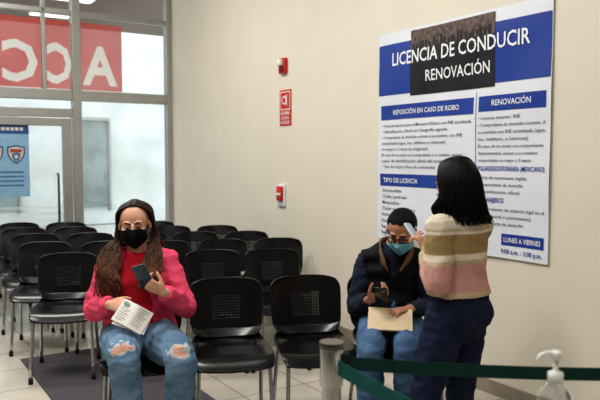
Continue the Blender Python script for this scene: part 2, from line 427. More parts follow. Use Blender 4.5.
def legmesh(pts,r=.0115):
    g=Geo(); g.tube(pts,[r]*len(pts),n=10,sub=4,cap='flat'); p=Vector(pts[-1]);g.lathe([(r*1.35,.0),(r*1.35,.035),(r,.04)],(p.x,p.y,0),n=10,mi=1); return g.mesh('leg')
legs=[legmesh([(sx*.18,-.12,.425),(sx*.185,-.17,.40),(sx*.20,-.235,.03)]) for sx in (-1,1)]+[legmesh([(sx*.18,.10,.425),(sx*.185,.135,.40),(sx*.20,.235,.03)]) for sx in (-1,1)]
g=Geo()
for sx in (-1,1):
    g.tube([(sx*.18,-.13,.428),(sx*.18,.12,.428),(sx*.17,.2,.44),(sx*.16,.245,.50),(sx*.155,.285,.72)],[.0115]*5,n=10,sub=4,cap='flat')
for y in (-.1,.09): g.tube([(-.18,y,.425),(.18,y,.425)],[.0105]*2,n=10,cap='flat')
gf=g.mesh('frame')
first=None
CH='black waiting room chairs'
def chair(x,y,yaw,label):
    M=Matrix.Translation((x,y,0))@Matrix.Rotation(yaw,4,'Z')
    e=empty('waiting_chair',M,label=label,category='chair',group=CH)
    global first
    if first is None:
        first=[]
        def pt(n,me,mats,sol=0):
            o=bpy.data.objects.new(n,me); col.objects.link(o)
            for m in mats: me.materials.append(m)
            if sol:
                md=o.modifiers.new('s','SOLIDIFY'); md.thickness=sol; md.offset=0
            first.append(o)
            o.parent=e
        pt('seat',gs,[m_blk],.011); pt('backrest',gb,[m_blk],.011)
        for l in legs: pt('leg',l,[m_tube,m_rub])
        pt('frame',gf,[m_tube])
    else:
        for p in first:
            o=p.copy(); o.parent=e; o.matrix_parent_inverse=Matrix.Identity(4); col.objects.link(o)
    return e
YAW=math.radians(12)
def backpt(bx,by,yaw):
    f=Vector((math.sin(yaw),-math.cos(yaw)))
    return bx+f.x*.26,by+f.y*.26
lab='black perforated plastic chair with grey legs'
for i,(x,y) in enumerate([(-.89,3.84),(-.43,3.90),(.03,3.98),(.49,4.07)]):
    cx,cy=backpt(x,y,YAW)
    chair(cx,cy,YAW,[lab+', woman seated on it',lab+', empty beside seated woman',lab+', empty beside seated man',lab+', man seated on it'][i])
rows=[(-1.69,4.95,[0,.55,1.04,1.49]),(-2.10,5.58,[0,.5,.97,1.45,1.93]),(-2.42,6.18,[0,.49,.97,1.45,1.93]),(-2.74,6.72,[0,.49,1.43,1.91]),(-3.0,7.25,[0,.49,1.43])]
for x0,y0,ds in rows:
    for d in ds:
        x,y=x0+d*.99,y0+d*.13+random.uniform(-.03,.03)
        jit=random.uniform(-.05,.05)
        cx,cy=backpt(x,y,YAW+jit); chair(cx,cy,YAW+jit,lab+', empty')

g=Geo(); g.box((0,-2.6,0.0005),(.85,0,.008))
mk('floor_mat',g,mat('mat_fabric',(76,72,78),.95,var=.2,scale=200,bump=.4,bscale=400),matrix=frame(V3((-2.07,4.95,0)),B,W,Z),label='dark grey flat mat on the tiles under chairs',category='mat',autosmooth=False)

# ------------------------------------------------------------ people
def headM(c,f,pitch,roll=0):
    yaw=math.atan2(-f[0],f[1])
    return Matrix.Translation(c)@Matrix.Rotation(yaw,4,'Z')@Matrix.Rotation(math.radians(-pitch),4,'X')@Matrix.Rotation(math.radians(roll),4,'Y')
def head(g,M,s=1):
    M=M@Matrix.Scale(s,4)
    g.ell((0,-.012,.035),(.075,.092,.082),M,24,16); g.ell((0,.028,-.02),(.060,.060,.085),M,24,16)
    g.ell((0,.045,-.078),(.036,.036,.028),M); g.tube([(0,.086,.018),(0,.099,-.008),(0,.107,-.028)],[.008,.010,.013],M=M,n=10)
    for sx in (-1,1):
        g.ell((sx*.028,.076,.03),(.024,.012,.008),M); g.ell((sx*.036,.062,-.022),(.024,.024,.02),M)
        g.ell((sx*.078,-.006,-.003),(.010,.018,.030),M); g.ell((sx*.045,.02,-.065),(.024,.04,.03),M)
        g.ell((sx*.010,.100,-.030),(.009,.009,.008),M,10,8)
    g.ell((0,.088,-.052),(.022,.010,.005),M); g.ell((0,.087,-.062),(.019,.010,.006),M)
def hand(g,w,F,P,left,curl=(35,45,35),s=1,thumb=(.75,.6,.35),spread=.05):
    w=Vector(w);F=Vector(F).normalized();P=Vector(P);P=(P-F*P.dot(F)).normalized()
    T=P.cross(F) if left else F.cross(P)
    g.tube([w-F*.02,w+F*.02*s,w+F*.055*s,w+F*.088*s],[(.026*s,.019*s),(.032*s,.017*s),(.040*s,.015*s),(.039*s,.012*s)],side=T,n=16)
    for k,(off,L) in enumerate(((.029,.072),(.0098,.080),(-.0098,.074),(-.029,.058))):
        p=w+F*(.084-.004*(k==3))*s+T*off*s; d=(F+T*(off*spread*30)).normalized()
        pts=[p-d*.012,p]
        for q,fr_ in enumerate((.45,.30,.25)):
            a=math.radians(curl[q]+k*3); d=(Matrix.Rotation(a,3,F.cross(P))@d).normalized(); p=p+d*L*fr_*s; pts.append(p)
        g.tube(pts,[.0088*s,.0088*s,.0080*s,.0074*s,.0062*s],n=10,sub=3)
    p=w+F*.022*s+T*.026*s; d=(T*thumb[0]+F*thumb[1]+P*thumb[2]).normalized()
    pts=[w+F*.012*s+T*.01*s,p]
    for L in (.034,.028,.022):
        p=p+d*L*s; pts.append(p); d=(d+F*.25+P*.25-T*.1).normalized()
    g.tube(pts,[.014*s,.0125*s,.0105*s,.0092*s,.0075*s],n=10,sub=3)
def torso(g,sk,e=0,lo=True,cap='round'):
    pts=sk['spine']; rad=[(a+e,b+e) for a,b in sk['srad']]
    g.tube(pts,rad,side=sk['side'],n=24,sub=5,cap=cap)
    for c,r in sk.get('extra',[]): g.ell(c,tuple(x+e for x in r),n=16,m=10)
    nb=Vector(pts[-2])
    for k in 'RL':
        sh=Vector(sk['sh'+k]); g.tube([nb.lerp(sh,.25),sh],[.06+e,.050+e],n=14,sub=3)
def arm(g,sk,k,e=0,f=1.0,er=None,cap='round'):
    a,b,c=(Vector(sk[x+k]) for x in ('sh','el','wr')); c2=b.lerp(c,f)
    r=sk.get('armr',(.050,.046,.040,.038,.030,.0245))
    x=e if er is None else er
    g.tube([a,a.lerp(b,.5),b,b.lerp(c2,.45),c2],[r[0]+e,r[1]+e,r[2]+e,r[3]+e,(r[4] if f<1 else r[5])+x],n=14,sub=5,cap=cap)
def leg(g,sk,k,e=0,f=1.0,er=None,cap='round'):
    a,b,c=(Vector(sk[x+k]) for x in ('hp','kn','an')); c2=b.lerp(c,f)
    r=sk.get('legr',(.088,.076,.058,.056,.038))
    x=e if er is None else er
    g.tube([a,a.lerp(b,.5),b,b.lerp(c2,.35),c2],[r[0]+e,r[1]+e,r[2]+e,r[3]+e,r[4]+x],n=16,sub=5,cap=cap)
def seg_t(p,pts):
    best=(9,0);acc=0;tot=sum((Vector(pts[i+1])-Vector(pts[i])).length for i in range(len(pts)-1))
    for i in range(len(pts)-1):
        a=Vector(pts[i]);b=Vector(pts[i+1]);d=b-a;t=max(0,min(1,(p-a).dot(d)/d.dot(d)))
        q=(p-a-d*t).length
        if q<best[0]: best=(q,(acc+t*d.length)/tot)
        acc+=d.length
    return best
def folds(amp,sc=14,zs=1.6):
    def f(co,n):
        q=Vector((co.x*sc,co.y*sc,co.z*sc*zs)); a=noise.noise(q)+.5*noise.noise(q*2.1+Vector((3,1,7)))
        r=1-abs(noise.noise(q*.8+Vector((9,2,4))))*2
        return amp*(a*.6+r*.5-.2)
    return f
def skincol(base,head_inv,lip=None):
    def f(co):
        q=head_inv@co; c=base
        if abs(q.x)<.024 and q.y>.085 and -.070<q.z<-.046: c=(base[0]*.8,base[1]*.5,base[2]*.5)
        return c
    return f
def shoe(g,an,toe,mi=0):
    an=Vector(an);toe=Vector(toe);d=(toe-an);d.z=0;d.normalize()
    a=Vector((an.x,an.y,.05))-d*.035
    g.tube([a,a+d*.07,a+d*.15,a+d*.215],[(.036,.045),(.038,.045),(.044,.032),(.036,.024)],side=d.cross(Z),n=14,cap='round',mi=mi)
    g.tube([an+Vector((0,0,.03)),Vector((an.x,an.y,.06))],[.045,.045],n=14,mi=mi)
def facebits(person,M,skin_l,brow,s=1):
    M=M@Matrix.Scale(s,4)
    for sx in (-1,1):
        g=Geo(); g.ell((sx*.0285,.0745,.008),(.0145,.0125,.0095),M,14,10,0)
        g.ell((sx*.0285,.0832,.0055),(.0062,.0045,.0062),M,12,8,1)
        mk('eye',g,[m_eyew,m_iris],parent=person)
        g=Geo(); g.ell((sx*.0285,.0752,.0135),(.0165,.0135,.0075),M,14,8,0); g.tube([(sx*.014,.0865,.0095),(sx*.028,.0895,.0105),(sx*.044,.081,.0085)],[.0013]*3,M=M,n=6,mi=1)
        mk('eyelid',g,[skin_l,brow],parent=person)
        g=Geo(); g.tube([(sx*.012,.0905,.028),(sx*.03,.0895,.035),(sx*.05,.074,.029)],[(.0022,.0042),(.002,.0045),(.0015,.002)],side=(0,1,0),M=M,n=8)
        mk('eyebrow',g,brow,parent=person)
def mask(person,bvh,M,m,s=1,zt=.0,zb=-.11,pleats=0,name='face_mask'):
    M=M@Matrix.Scale(s,4); Mi=M.inverted()
    nu,nv=24,14; rr=[]
    for j in range(nv+1):
        row=[]
        for i in range(nu+1):
            u=-1+2*i/nu; v=j/nv
            top=zt+.004-.022*abs(u)**1.5; bot=zb+.055*abs(u)**1.6
            z=top+(bot-top)*v; a=u*math.radians(74)
            o=Vector((math.sin(a)*.3,.02+math.cos(a)*.3,z)); d=Vector((0,.02,z))-o
            ow=M@o; dw=(M.to_3x3()@d).normalized()
            h=bvh.ray_cast(ow,dw)
            r=(Mi@h[0]-Vector((0,.02,z))).length if h[0] else .06
            r=min(r,.11); row.append([a,z,max(r,.045)])
        rr.append(row)
    for _ in range(5):
        new=[[c[2] for c in row] for row in rr]
        for j in range(nv+1):
            for i in range(nu+1):
                nb=[rr[jj][ii][2] for jj in (max(j-1,0),j,min(j+1,nv)) for ii in (max(i-1,0),i,min(i+1,nu))]
                new[j][i]=max(rr[j][i][2],sum(nb)/9)
        for j in range(nv+1):
            for i in range(nu+1): rr[j][i][2]=new[j][i]
    g=Geo();V=[];F=[]
    for j,row in enumerate(rr):
        for i,(a,z,r) in enumerate(row):
            k=r+.005+pleats*(.0025*(j%4)/3); V.append(M@Vector((math.sin(a)*k,.02+math.cos(a)*k,z)))
    for j in range(nv):
        for i in range(nu):
            a=j*(nu+1)+i; F.append([a,a+1,a+nu+2,a+nu+1])
    g.add(V,F)
    for sx,ii in ((-1,0),(1,nu)):
        for jj in (1,nv-1):
            g.tube([V[jj*(nu+1)+ii],M@Vector((sx*.080,-.005 if jj==1 else .0,.012 if jj==1 else -.03)),M@Vector((sx*.086,-.024,-.003))],[.0016]*3,n=6)
    return mk(name,g,m,parent=person)
m_eyew=mat('eye_white',(225,220,215),.3); m_iris=mat('iris_dark',(30,18,12),.15)
m_skin=attrmat('skin',.5,.06,200,.4,.06)
m_hair=attrmat('hair_strands',.45,.1,120,.22,.2)
m_browA=mat('brow_hair',(28,20,16),.7)
def bvh_of(o):
    p=PIV[o]; me=o.data
    return BVHTree.FromPolygons([v.co+p for v in me.vertices],[tuple(q.vertices) for q in me.polygons])

# ---- woman in pink, seated
skA=dict(spine=[(-.86,3.60,.52),(-.86,3.60,.60),(-.86,3.60,.72),(-.86,3.58,.85),(-.86,3.585,.945),(-.86,3.575,1.01)],
 srad=[(.165,.115),(.175,.13),(.150,.12),(.152,.118),(.128,.08),(.062,.056)],side=(.98,.14,0),
 extra=[((-.93,3.505,.84),(.068,.06,.065)),((-.79,3.515,.84),(.068,.06,.065)),((-.86,3.53,.66),(.13,.10,.08))],
 shR=(-1.005,3.585,.94),shL=(-.715,3.61,.94),elR=(-1.085,3.54,.70),elL=(-.60,3.52,.715),wrR=(-.945,3.35,.765),wrL=(-.675,3.32,.835),
 hpR=(-.95,3.56,.55),hpL=(-.77,3.58,.55),knR=(-.83,3.14,.565),knL=(-.565,3.16,.55),anR=(-.80,3.18,.10),anL=(-.59,3.20,.10),
 armr=(.052,.050,.043,.041,.031,.025),legr=(.098,.090,.066,.062,.040))
MA=headM((-.862,3.535,1.148),(.12,-1),11,3)
sA=srgb(216,166,140)[:3]
g=Geo(); torso(g,skA,-.004)
for k in 'RL': arm(g,skA,k); leg(g,skA,k)
head(g,MA); g.tube([(-.86,3.585,.96),(-.862,3.575,1.03),MA@V3((0,-.02,-.05))],[.056,.050,.052],n=16)
hand(g,skA['wrR'],(.80,-.55,.12),(.25,.62,-.55),False,(38,50,35),.94,thumb=(.5,.8,.3))
hand(g,skA['wrL'],(-.72,-.42,.52),(-.15,.75,.5),True,(45,55,35),.94,thumb=(.5,.7,.5))
for k,t in (('R',(-.78,2.98,.04)),('L',(-.60,3.0,.04))):
    a=Vector(skA['an'+k]); g.tube([a,Vector((a.x,a.y-.1,.05)),Vector(t)],[.038,.035,.028])
me=remesh(g,.0045,2,name='person'); color(me,skincol(sA,MA.inverted()))
pA=mk('person',me,m_skin,pivot=(-.86,3.55,0),label='seated woman in pink cardigan and ripped jeans looking at phone',category='person')
bA=bvh_of(pA)
m_lidA=mat('eyelid_skin',(196,144,120),.5)
facebits(pA,MA,m_lidA,m_browA)
mask(pA,bA,MA,mat('black_mask',(14,14,16),.75,bump=.2,bscale=300,spec=.2))
g=Geo(); torso(g,skA,.006,cap='flat'); me=remesh(g,.007,3,folds(.006))
mk('shirt',me,mat('coral_shirt',(200,36,54),.8,var=.08,bump=.15,bscale=200,spec=.2),parent=pA)
g=Geo(); torso(g,skA,.019,cap='flat')
for k in 'RL': arm(g,skA,k,.013,.93,.008,cap='flat')
me=remesh(g,.006,3,folds(.015,12))
bm=bmesh.new(); bm.from_mesh(me)
dl=[]
for v in bm.verts:
    c=v.co
    dx=c.x+.86; w=.055+.060*max(0,min(1,(1.0-c.z)/.4))
    if c.y<3.55 and abs(dx)<w and c.z>.45 : 
        if seg_t(c,[skA['elL'],skA['wrL']])[0]>.075 and seg_t(c,[skA['elR'],skA['wrR']])[0]>.075: dl.append(v)
    if c.z<.56 : dl.append(v)
    elif c.z>.985 and (Vector((c.x+.86,c.y-3.575)).length<.075): dl.append(v)
bmesh.ops.delete(bm,geom=list(set(dl)),context='VERTS'); bm.to_mesh(me); bm.free()
oc=mk('cardigan',me,mat('pink_cardigan',(222,82,114),.85,var=.1,scale=30,bump=.22,bscale=260,spec=.2),parent=pA)
sd=oc.modifiers.new('s','SOLIDIFY'); sd.thickness=.008
g=Geo(); g.tube([(-.86,3.60,.52),(-.86,3.60,.60),(-.86,3.6,.66)],[(.175,.125),(.185,.14),(.17,.13)],side=skA['side'],n=24)
for k in 'RL': leg(g,skA,k,.010,.96,.018,cap='flat')
me=remesh(g,.005,3,folds(.010,14))
jb=srgb(78,110,140)[:3]; jl=srgb(136,164,188)[:3]
def jA(co):
    f=noise.noise(co*9)*.5+.5; c=[jb[i]*(1-f)+jl[i]*f for i in range(3)]
    for k in 'RL':
        kn=Vector(skA['kn'+k]); d=co-kn-V3((0,-.02,.040))
        q=math.sqrt((d.x/.046)**2+(d.z/.030)**2+(d.y/.06)**2)+noise.noise(co*38)*.5
        if q<1: 
            th=math.sin(co.z*380+noise.noise(co*20)*4)
            return tuple(srgb(210,160,136)[:3]) if th<.9 else srgb(210,196,186)[:3]
        if q<1.12: return srgb(176,194,206)[:3]
    return tuple(c)
color(me,jA); mk('jeans',me,attrmat('ripped_denim',.85,.35,350,.2),parent=pA)
m_sh=mat('white_shoe',(215,212,208),.6)
for k,t in (('R',(-.78,2.98,.04)),('L',(-.60,3.0,.04))):
    g=Geo(); shoe(g,skA['an'+k],t); mk('shoe',g,m_sh,parent=pA)
HC_=[]
def lock(g,pts,r0,r1,wave=.0,ph=0,freq=2.2,c0=(.01,.01,.01),c1=None,n=5):
    P=[Vector(p) for p in pts]; k=len(P)
    out=[];rs=[]
    for i in range(k-1):
        a=P[max(i-1,0)];b=P[i];c=P[i+1];d=P[min(i+2,k-1)]
        for j in range(5): out.append(cr(a,b,c,d,j/5))
    out.append(P[-1])
    for i,p in enumerate(out):
        t=i/(len(out)-1); w=wave*max(0,t-.3)
        p+=Vector((math.sin(t*freq*6.28+ph)*w,math.cos(t*freq*6.28+ph*1.7)*w*.5,0))
        rs.append((r0*(1-t)+r1*t)*(.6+.4*math.sin(min(1,t*3)*1.57)))
    s0=len(g.V)
    g.tube(out,[(r,r*.7) for r in rs],n=n,sub=1,cap='flat')
    N=len(g.V)-s0; v=random.uniform(.55,1.5); c1=c1 or c0
    for i in range(N):
        t=max(0,(i/N-.3)/.7)
        HC_.append(tuple((c0[q]*(1-t)+c1[q]*t)*v for q in range(3)))
def pad(g,c):
    while len(HC_)<len(g.V): HC_.append(c)
# head-local x points to the other side of world x for this head (it faces the room), hence the -sx below
cA=srgb(34,23,19)[:3]; cB=srgb(108,68,48)[:3]
HC_.clear(); g=Geo(); g.ell((0,-.034,.040),(.080,.086,.083),MA,24,14); pad(g,cA)
for sx in (-1,1):
    for i in range(280):
        q=random.random(); b=random.uniform(-.06,.040)
        lx=-sx
        st=MA@V3((lx*random.uniform(.000,.010),b,.123-3.2*max(0,b+.01)**2-.9*max(0,-b-.02)**2))
        m1=MA@V3((lx*random.uniform(.068,.082),.028-.10*q,.076))
        m2=MA@V3((lx*random.uniform(.084,.098),.002-.07*q,-.01))
        m3=MA@V3((lx*random.uniform(.084,.108),.002-.07*q,-.08))
        qf=.80 if sx<0 else .55
        if q<qf:
            w=random.uniform(.082,.150) if sx<0 else random.uniform(.082,.130)
            m4=V3((-.862+sx*w,3.490+.03*q,1.022)); m5=V3((-.862+sx*(w*1.0+random.uniform(-.018,.018)),3.432,.93))
            en=V3((-.862+sx*(w*.92+random.uniform(-.025,.015)),3.400,random.uniform(.77,.88) if sx<0 else random.uniform(.82,.90)))
        else:
            m4=V3((-.862+sx*random.uniform(.06,.11),3.66,1.01))
            m5=V3((-.862+sx*random.uniform(.05,.11),3.70,.93)); en=V3((-.862+sx*random.uniform(.03,.1),3.735,.84))
        lock(g,[st,m1,m2,m3,m4,m5,en],.0050,.0020,.050,random.choice([0,1.4,2.9,4.4])+random.uniform(0,.5),random.uniform(2.6,3.2),cA,cB)
me=g.mesh('hair'); color_list(me,HC_); mk('hair',me,m_hair,parent=pA)
m_ph=mat('phone_black',(20,22,28),.2,var=.1); m_scr=mat('phone_screen',(150,175,190),.15,emit=.3)
def phone(M,label,cm=m_ph):
    e=empty('phone',M,label=label,category='phone')
    g=Geo(); g.box((-.034,-.070,-.0045),(.034,.070,.0045),bev=.009); mk('phone_case',g,cm,parent=e)
    g=Geo(); g.box((-.030,-.065,.0046),(.030,.065,.0052),bev=.006); mk('screen',g,m_scr,parent=e)
    g=Geo(); g.box((-.03,.035,-.0065),(-.008,.064,-.0045),bev=.005); mk('camera_lens',g,mat('lens_black',(60,62,70),.2),parent=e)
def lookM(c,normal,up):
    n=Vector(normal).normalized(); u=Vector(up); u=(u-n*u.dot(n)).normalized(); x=u.cross(n); return frame(Vector(c),x,u,n)
phone(lookM((-.760,3.262,.925),(-.15,.85,.50),(-.30,-.35,.9)),'blue-grey smartphone held by the woman in pink',mat('phone_bluegrey',(62,74,88),.25,.3,var=.1))
m_pap=mat('paper_white',(232,230,226),.7,var=.02); m_ink=mat('paper_ink',(120,124,122),.7); m_grn=mat('paper_green',(130,156,132),.7)
e=empty('paper_form',lookM((-.812,3.255,.728),(.14,-.80,.55),(.42,.1,.85)),label='folded white printed form held by the woman in pink',category='paper')
g=Geo()
g.add([(-.082,-.060,0),(.082,-.060,0),(.082,.060,.006),(-.082,.060,.004),(0,-.060,.008),(0,.060,.014)],[[0,4,5,3],[4,1,2,5]],0)
for i in range(8): g.rect(.012,.045-.012*i,.070-(i%3)*.01,.0475-.012*i,.015,1)
g.rect(-.07,.030,-.04,.048,.012,2)
for i in range(6): g.rect(-.070,.014-.012*i,-.02-(i%2)*.012,.0165-.012*i,.013,1)
mk('printed_sheet',g,[m_pap,m_ink,m_grn],parent=e,autosmooth=False)
g=Geo(); g.add([(-.070,-.076,-.006),(.094,-.052,-.006),(.080,.052,-.004),(-.074,.048,-.004)],[[0,1,2,3]],0); mk('rear_sheet',g,m_pap,parent=e,autosmooth=False)

# ---- man, seated
skB=dict(spine=[(.51,3.84,.53),(.51,3.85,.62),(.51,3.88,.74),(.52,3.88,.86),(.53,3.86,.935),(.545,3.85,1.0)],
 srad=[(.150,.110),(.160,.120),(.145,.110),(.155,.115),(.138,.082),(.062,.056)],side=(1,.05,0),
 shR=(.378,3.87,.905),shL=(.69,3.88,.91),elR=(.315,3.83,.65),elL=(.735,3.79,.66),wrR=(.375,3.61,.735),wrL=(.585,3.60,.685),
 hpR=(.43,3.80,.55),hpL=(.60,3.80,.55),knR=(.365,3.42,.54),knL=(.545,3.40,.54),anR=(.36,3.46,.10),anL=(.55,3.43,.10))
MB=headM((.568,3.775,1.085),(-.40,-.90),29,-4)
sB=srgb(178,128,104)[:3]
g=Geo(); torso(g,skB,-.004)
for k in 'RL': arm(g,skB,k); leg(g,skB,k)
head(g,MB,1.0); g.tube([(.545,3.87,.96),(.552,3.86,1.02),MB@V3((0,-.02,-.05))],[.060,.056,.056],n=16)
hand(g,skB['wrR'],(.62,-.55,.35),(.15,.6,.75),False,(38,45,30))
hand(g,skB['wrL'],(-.80,-.55,.05),(.1,.1,-1),True,(12,20,15))
for k,t in (('R',(.35,3.26,.04)),('L',(.55,3.23,.04))):
    a=Vector(skB['an'+k]); g.tube([a,Vector((a.x,a.y-.1,.05)),Vector(t)],[.038,.035,.028])
me=remesh(g,.0045,2,name='person'); color(me,skincol(sB,MB.inverted()))
pB=mk('person',me,m_skin,pivot=(.52,3.8,0),label='seated man in dark vest with glasses looking down at phone',category='person')
bB=bvh_of(pB)
facebits(pB,MB,mat('eyelid_tan',(162,112,90),.5),m_browA,1.0)
mask(pB,bB,MB,mat('blue_mask',(118,184,208),.8,bump=.1,bscale=200),1.0,zt=-.012,pleats=1)
g=Geo(); Mg=MB
for sx in (-1,1):
    ring=[]
    for q in range(13):
        a=2*math.pi*q/12; ring.append((sx*.031+.022*math.copysign(abs(math.cos(a))**.7,math.cos(a)),.101,.011+.016*math.copysign(abs(math.sin(a))**.7,math.sin(a))))
    g.tube(ring,[.0028]*13,n=6,sub=2,cap='flat',M=Mg)
    g.tube([(sx*.053,.101,.015),(sx*.078,.06,.014),(sx*.084,-.01,.008)],[.0022]*3,n=6,M=Mg)
g.tube([(-.009,.101,.015),(0,.104,.017),(.009,.101,.015)],[.0022]*3,n=6,M=Mg)
mk('glasses',g,mat('glasses_black',(10,10,12),.5,spec=.2),parent=pB)
g=Geo(); torso(g,skB,.003,cap='flat')
for k in 'RL': arm(g,skB,k,.011,.93,.010,cap='flat')
me=remesh(g,.0065,3,folds(.012,14))
mk('jacket',me,mat('dark_jacket',(36,42,58),.85,var=.15,bump=.3,bscale=220,spec=.2),parent=pB)
g=Geo(); torso(g,skB,.020,cap='flat'); me=remesh(g,.007,3,lambda co,n:.0030*math.sin(co.z*75)+folds(.008,10)(co,n))
bm=bmesh.new(); bm.from_mesh(me)
def notshoulder(c):
    return (c-Vector(skB['shR'])).length>.062 and (c-Vector(skB['shL'])).length>.062
bmesh.ops.delete(bm,geom=[v for v in bm.verts if (v.co.z<.60) or (v.co.z>.94 and v.co.y<3.9 and abs(v.co.x-.535)<.07) or (abs(v.co.x-.515)<.012 and v.co.y<3.85) or v.co.x<.352 or v.co.x>.712],context='VERTS'); bm.to_mesh(me); bm.free()
ov=mk('vest',me,mat('black_vest',(13,13,16),.7,var=.15,bump=.2,bscale=100,spec=.2),parent=pB); sd=ov.modifiers.new('s','SOLIDIFY'); sd.thickness=.01
g=Geo() 
for sx in (-1,1): g.tube([(.545,3.93,1.02),(.545+sx*.078,3.88,1.01),(.54+sx*.092,3.815,.97),(.525+sx*.060,3.745,.91),(.52+sx*.035,3.732,.87)],[(.012,.03),(.012,.036),(.011,.036),(.009,.028),(.006,.014)],side=(sx,0,.2),n=12)
me=remesh(g,.005,2,folds(.003)); mk('collar',me,mat('brown_collar',(112,88,66),.9,var=.2,bump=.5,bscale=200,spec=.15),parent=pB)
g=Geo(); g.tube([(.51,3.84,.53),(.51,3.85,.62),(.51,3.87,.68)],[(.165,.125),(.17,.13),(.16,.12)],side=skB['side'],n=24)
for k in 'RL': leg(g,skB,k,.014,.97,.026,cap='flat')
me=remesh(g,.006,3,folds(.009,15))
def jB(co):
    f=noise.noise(co*7)*.5+.5; a=srgb(54,80,116);b_=srgb(98,128,164); return tuple(a[i]*(1-f)+b_[i]*f for i in range(3))
color(me,jB); mk('jeans',me,attrmat('blue_denim',.85,.3,350,.2),parent=pB)
for k,t in (('R',(.35,3.26,.04)),('L',(.55,3.23,.04))):
    g=Geo(); shoe(g,skB['an'+k],t); mk('shoe',g,mat('black_shoe',(25,24,24),.5),parent=pB)
cK=srgb(13,11,12)[:3]
HC_.clear(); g=Geo()
g.ell((0,-.024,.050),(.0785,.088,.076),MB,24,14); pad(g,cK)
for i in range(900):
    a=random.uniform(0,6.28); sz=random.uniform(-.15,1.0); cz=math.sqrt(max(0,1-sz*sz))
    d=Vector((math.cos(a)*cz,math.sin(a)*cz,sz))
    if d.y>.45 and d.z<.48: continue
    if d.y>.05 and d.z<.12: continue
    p=Vector((0,-.018,.042))+Vector((d.x*.079,d.y*.090,d.z*.082))
    t=Vector((random.uniform(-.3,.3),.9 if d.z>.6 else -.3,-.9 if d.z<=.6 else -.1)); t=(t-d*t.dot(d)).normalized()
    if d.y>.45 and d.z<.7: t=Vector((random.uniform(-.5,.5),.4,.5)); t=(t-d*t.dot(d)).normalized()
    lock(g,[MB@(p-t*.008),MB@(p+t*.006+d*.003),MB@(p+t*.018)],.0034,.0012,0,0,1,cK,None,5)
me=g.mesh('hair'); color_list(me,HC_); mk('hair',me,m_hair,parent=pB)
phone(lookM((.425,3.525,.775),(.2,.7,.7),(-.1,-.5,.7)),'dark smartphone held by the seated man')
e=empty('folder',lookM((.47,3.50,.652),(-.05,-.45,.9),(.12,.85,.42)),label='tan paper folder resting on the lap of the seated man',category='folder')
mt=mat('tan_card',(206,186,156),.8,var=.05)
g=Geo(); g.box((-.115,-.085,-.003),(.115,.085,-.001),mi=0); g.box((-.11,-.08,-.001),(.11,.08,.004),mi=1); mk('folder_back',g,[mt,m_pap],parent=e,autosmooth=False)
g=Geo(); g.add([(-.115,-.085,.005),(.115,-.085,.005),(.115,.085,.007),(-.115,.085,.012)],[[0,1,2,3]]); mk('folder_cover',g,mt,parent=e,autosmooth=False)

# ---- standing woman, seen from behind
fC=V3((-.62,.78,0)).normalized(); lC=V3((-fC.y,fC.x,0))
bC=-fC
c0=V3((.712,3.05,0))
def pc(f,l,z): return c0+fC*f+lC*l+V3((0,0,z))
skC=dict(spine=[pc(.0,0,.76),pc(-.01,0,.84),pc(.0,0,.97),pc(.0,0,1.09),pc(-.02,0,1.19),pc(-.01,0,1.265)],
 srad=[(.142,.110),(.152,.118),(.120,.100),(.130,.104),(.114,.076),(.056,.052)],side=lC,
 extra=[(pc(-.048,.068,.80),(.078,.078,.080)),(pc(-.048,-.068,.80),(.078,.078,.080)),(pc(.075,.055,1.08),(.05,.05,.055)),(pc(.075,-.055,1.08),(.05,.05,.055))],
 shL=pc(-.01,.137,1.185),shR=pc(-.01,-.137,1.185),elL=V3((.592,2.905,.950)),elR=V3((.785,3.27,.975)),wrL=V3((.578,3.10,1.058)),wrR=V3((.65,3.32,1.05)),
 hpL=pc(0,.072,.79),hpR=pc(0,-.072,.79),knL=V3((.565,3.00,.43)),knR=V3((.750,3.12,.43)),anL=V3((.54,2.96,.09)),anR=V3((.775,3.16,.09)),
 legr=(.086,.079,.058,.054,.037),armr=(.046,.042,.036,.034,.028,.022))
MC=headM(pc(.015,.005,1.372),(-.50,.86),14,0)
g=Geo(); torso(g,skC,-.004)
for k in 'RL': arm(g,skC,k); leg(g,skC,k)
head(g,MC,.95); g.tube([pc(-.02,0,1.22),pc(-.012,0,1.29),MC@V3((0,-.02,-.05))],[.05,.046,.048],n=16)
hand(g,skC['wrL'],(-.27,.25,.75),(-.60,.30,-.3),True,(40,50,35),.88)
hand(g,skC['wrR'],(-.75,-.2,.35),(-.2,-.1,.9),False,(35,45,35),.88)
tL=skC['anL']+fC*.2; tR=skC['anR']+fC*.2
for k,t in (('L',tL),('R',tR)):
    a=skC['an'+k]; g.tube([a,Vector((a.x,a.y,.05))+fC*.1,Vector((t.x,t.y,.035))],[.038,.035,.028])
me=remesh(g,.0045,2,name='person'); color(me,skincol(srgb(202,152,128)[:3],MC.inverted()))
pC=mk('person',me,m_skin,pivot=(.712,3.05,0),label='standing woman in striped knit sweater and dark jeans, back turned',category='person')
bCv=bvh_of(pC)
facebits(pC,MC,m_lidA,m_browA,.95); mask(pC,bCv,MC,mat('pale_mask',(200,205,210),.8),.95)
g=Geo(); torso(g,skC,.018,cap='flat')
g.tube([pc(0,0,.905),pc(0,0,.99)],[(.146,.120),(.138,.116)],side=lC,n=24)
for k in 'RL': arm(g,skC,k,.020,.93,.010,cap='flat')
g.tube([pc(-.02,0,1.24),pc(-.012,0,1.29)],[.065,.058],n=16)
me=remesh(g,.0045,6,folds(.009,9))
bm=bmesh.new(); bm.from_mesh(me); bmesh.ops.delete(bm,geom=[v for v in bm.verts if v.co.z<.885],context='VERTS'); bm.to_mesh(me); bm.free()
cr_=srgb(224,212,194)[:3]; ol=srgb(164,140,100)[:3]; pk=srgb(206,158,150)[:3]; tn=srgb(200,180,152)[:3]
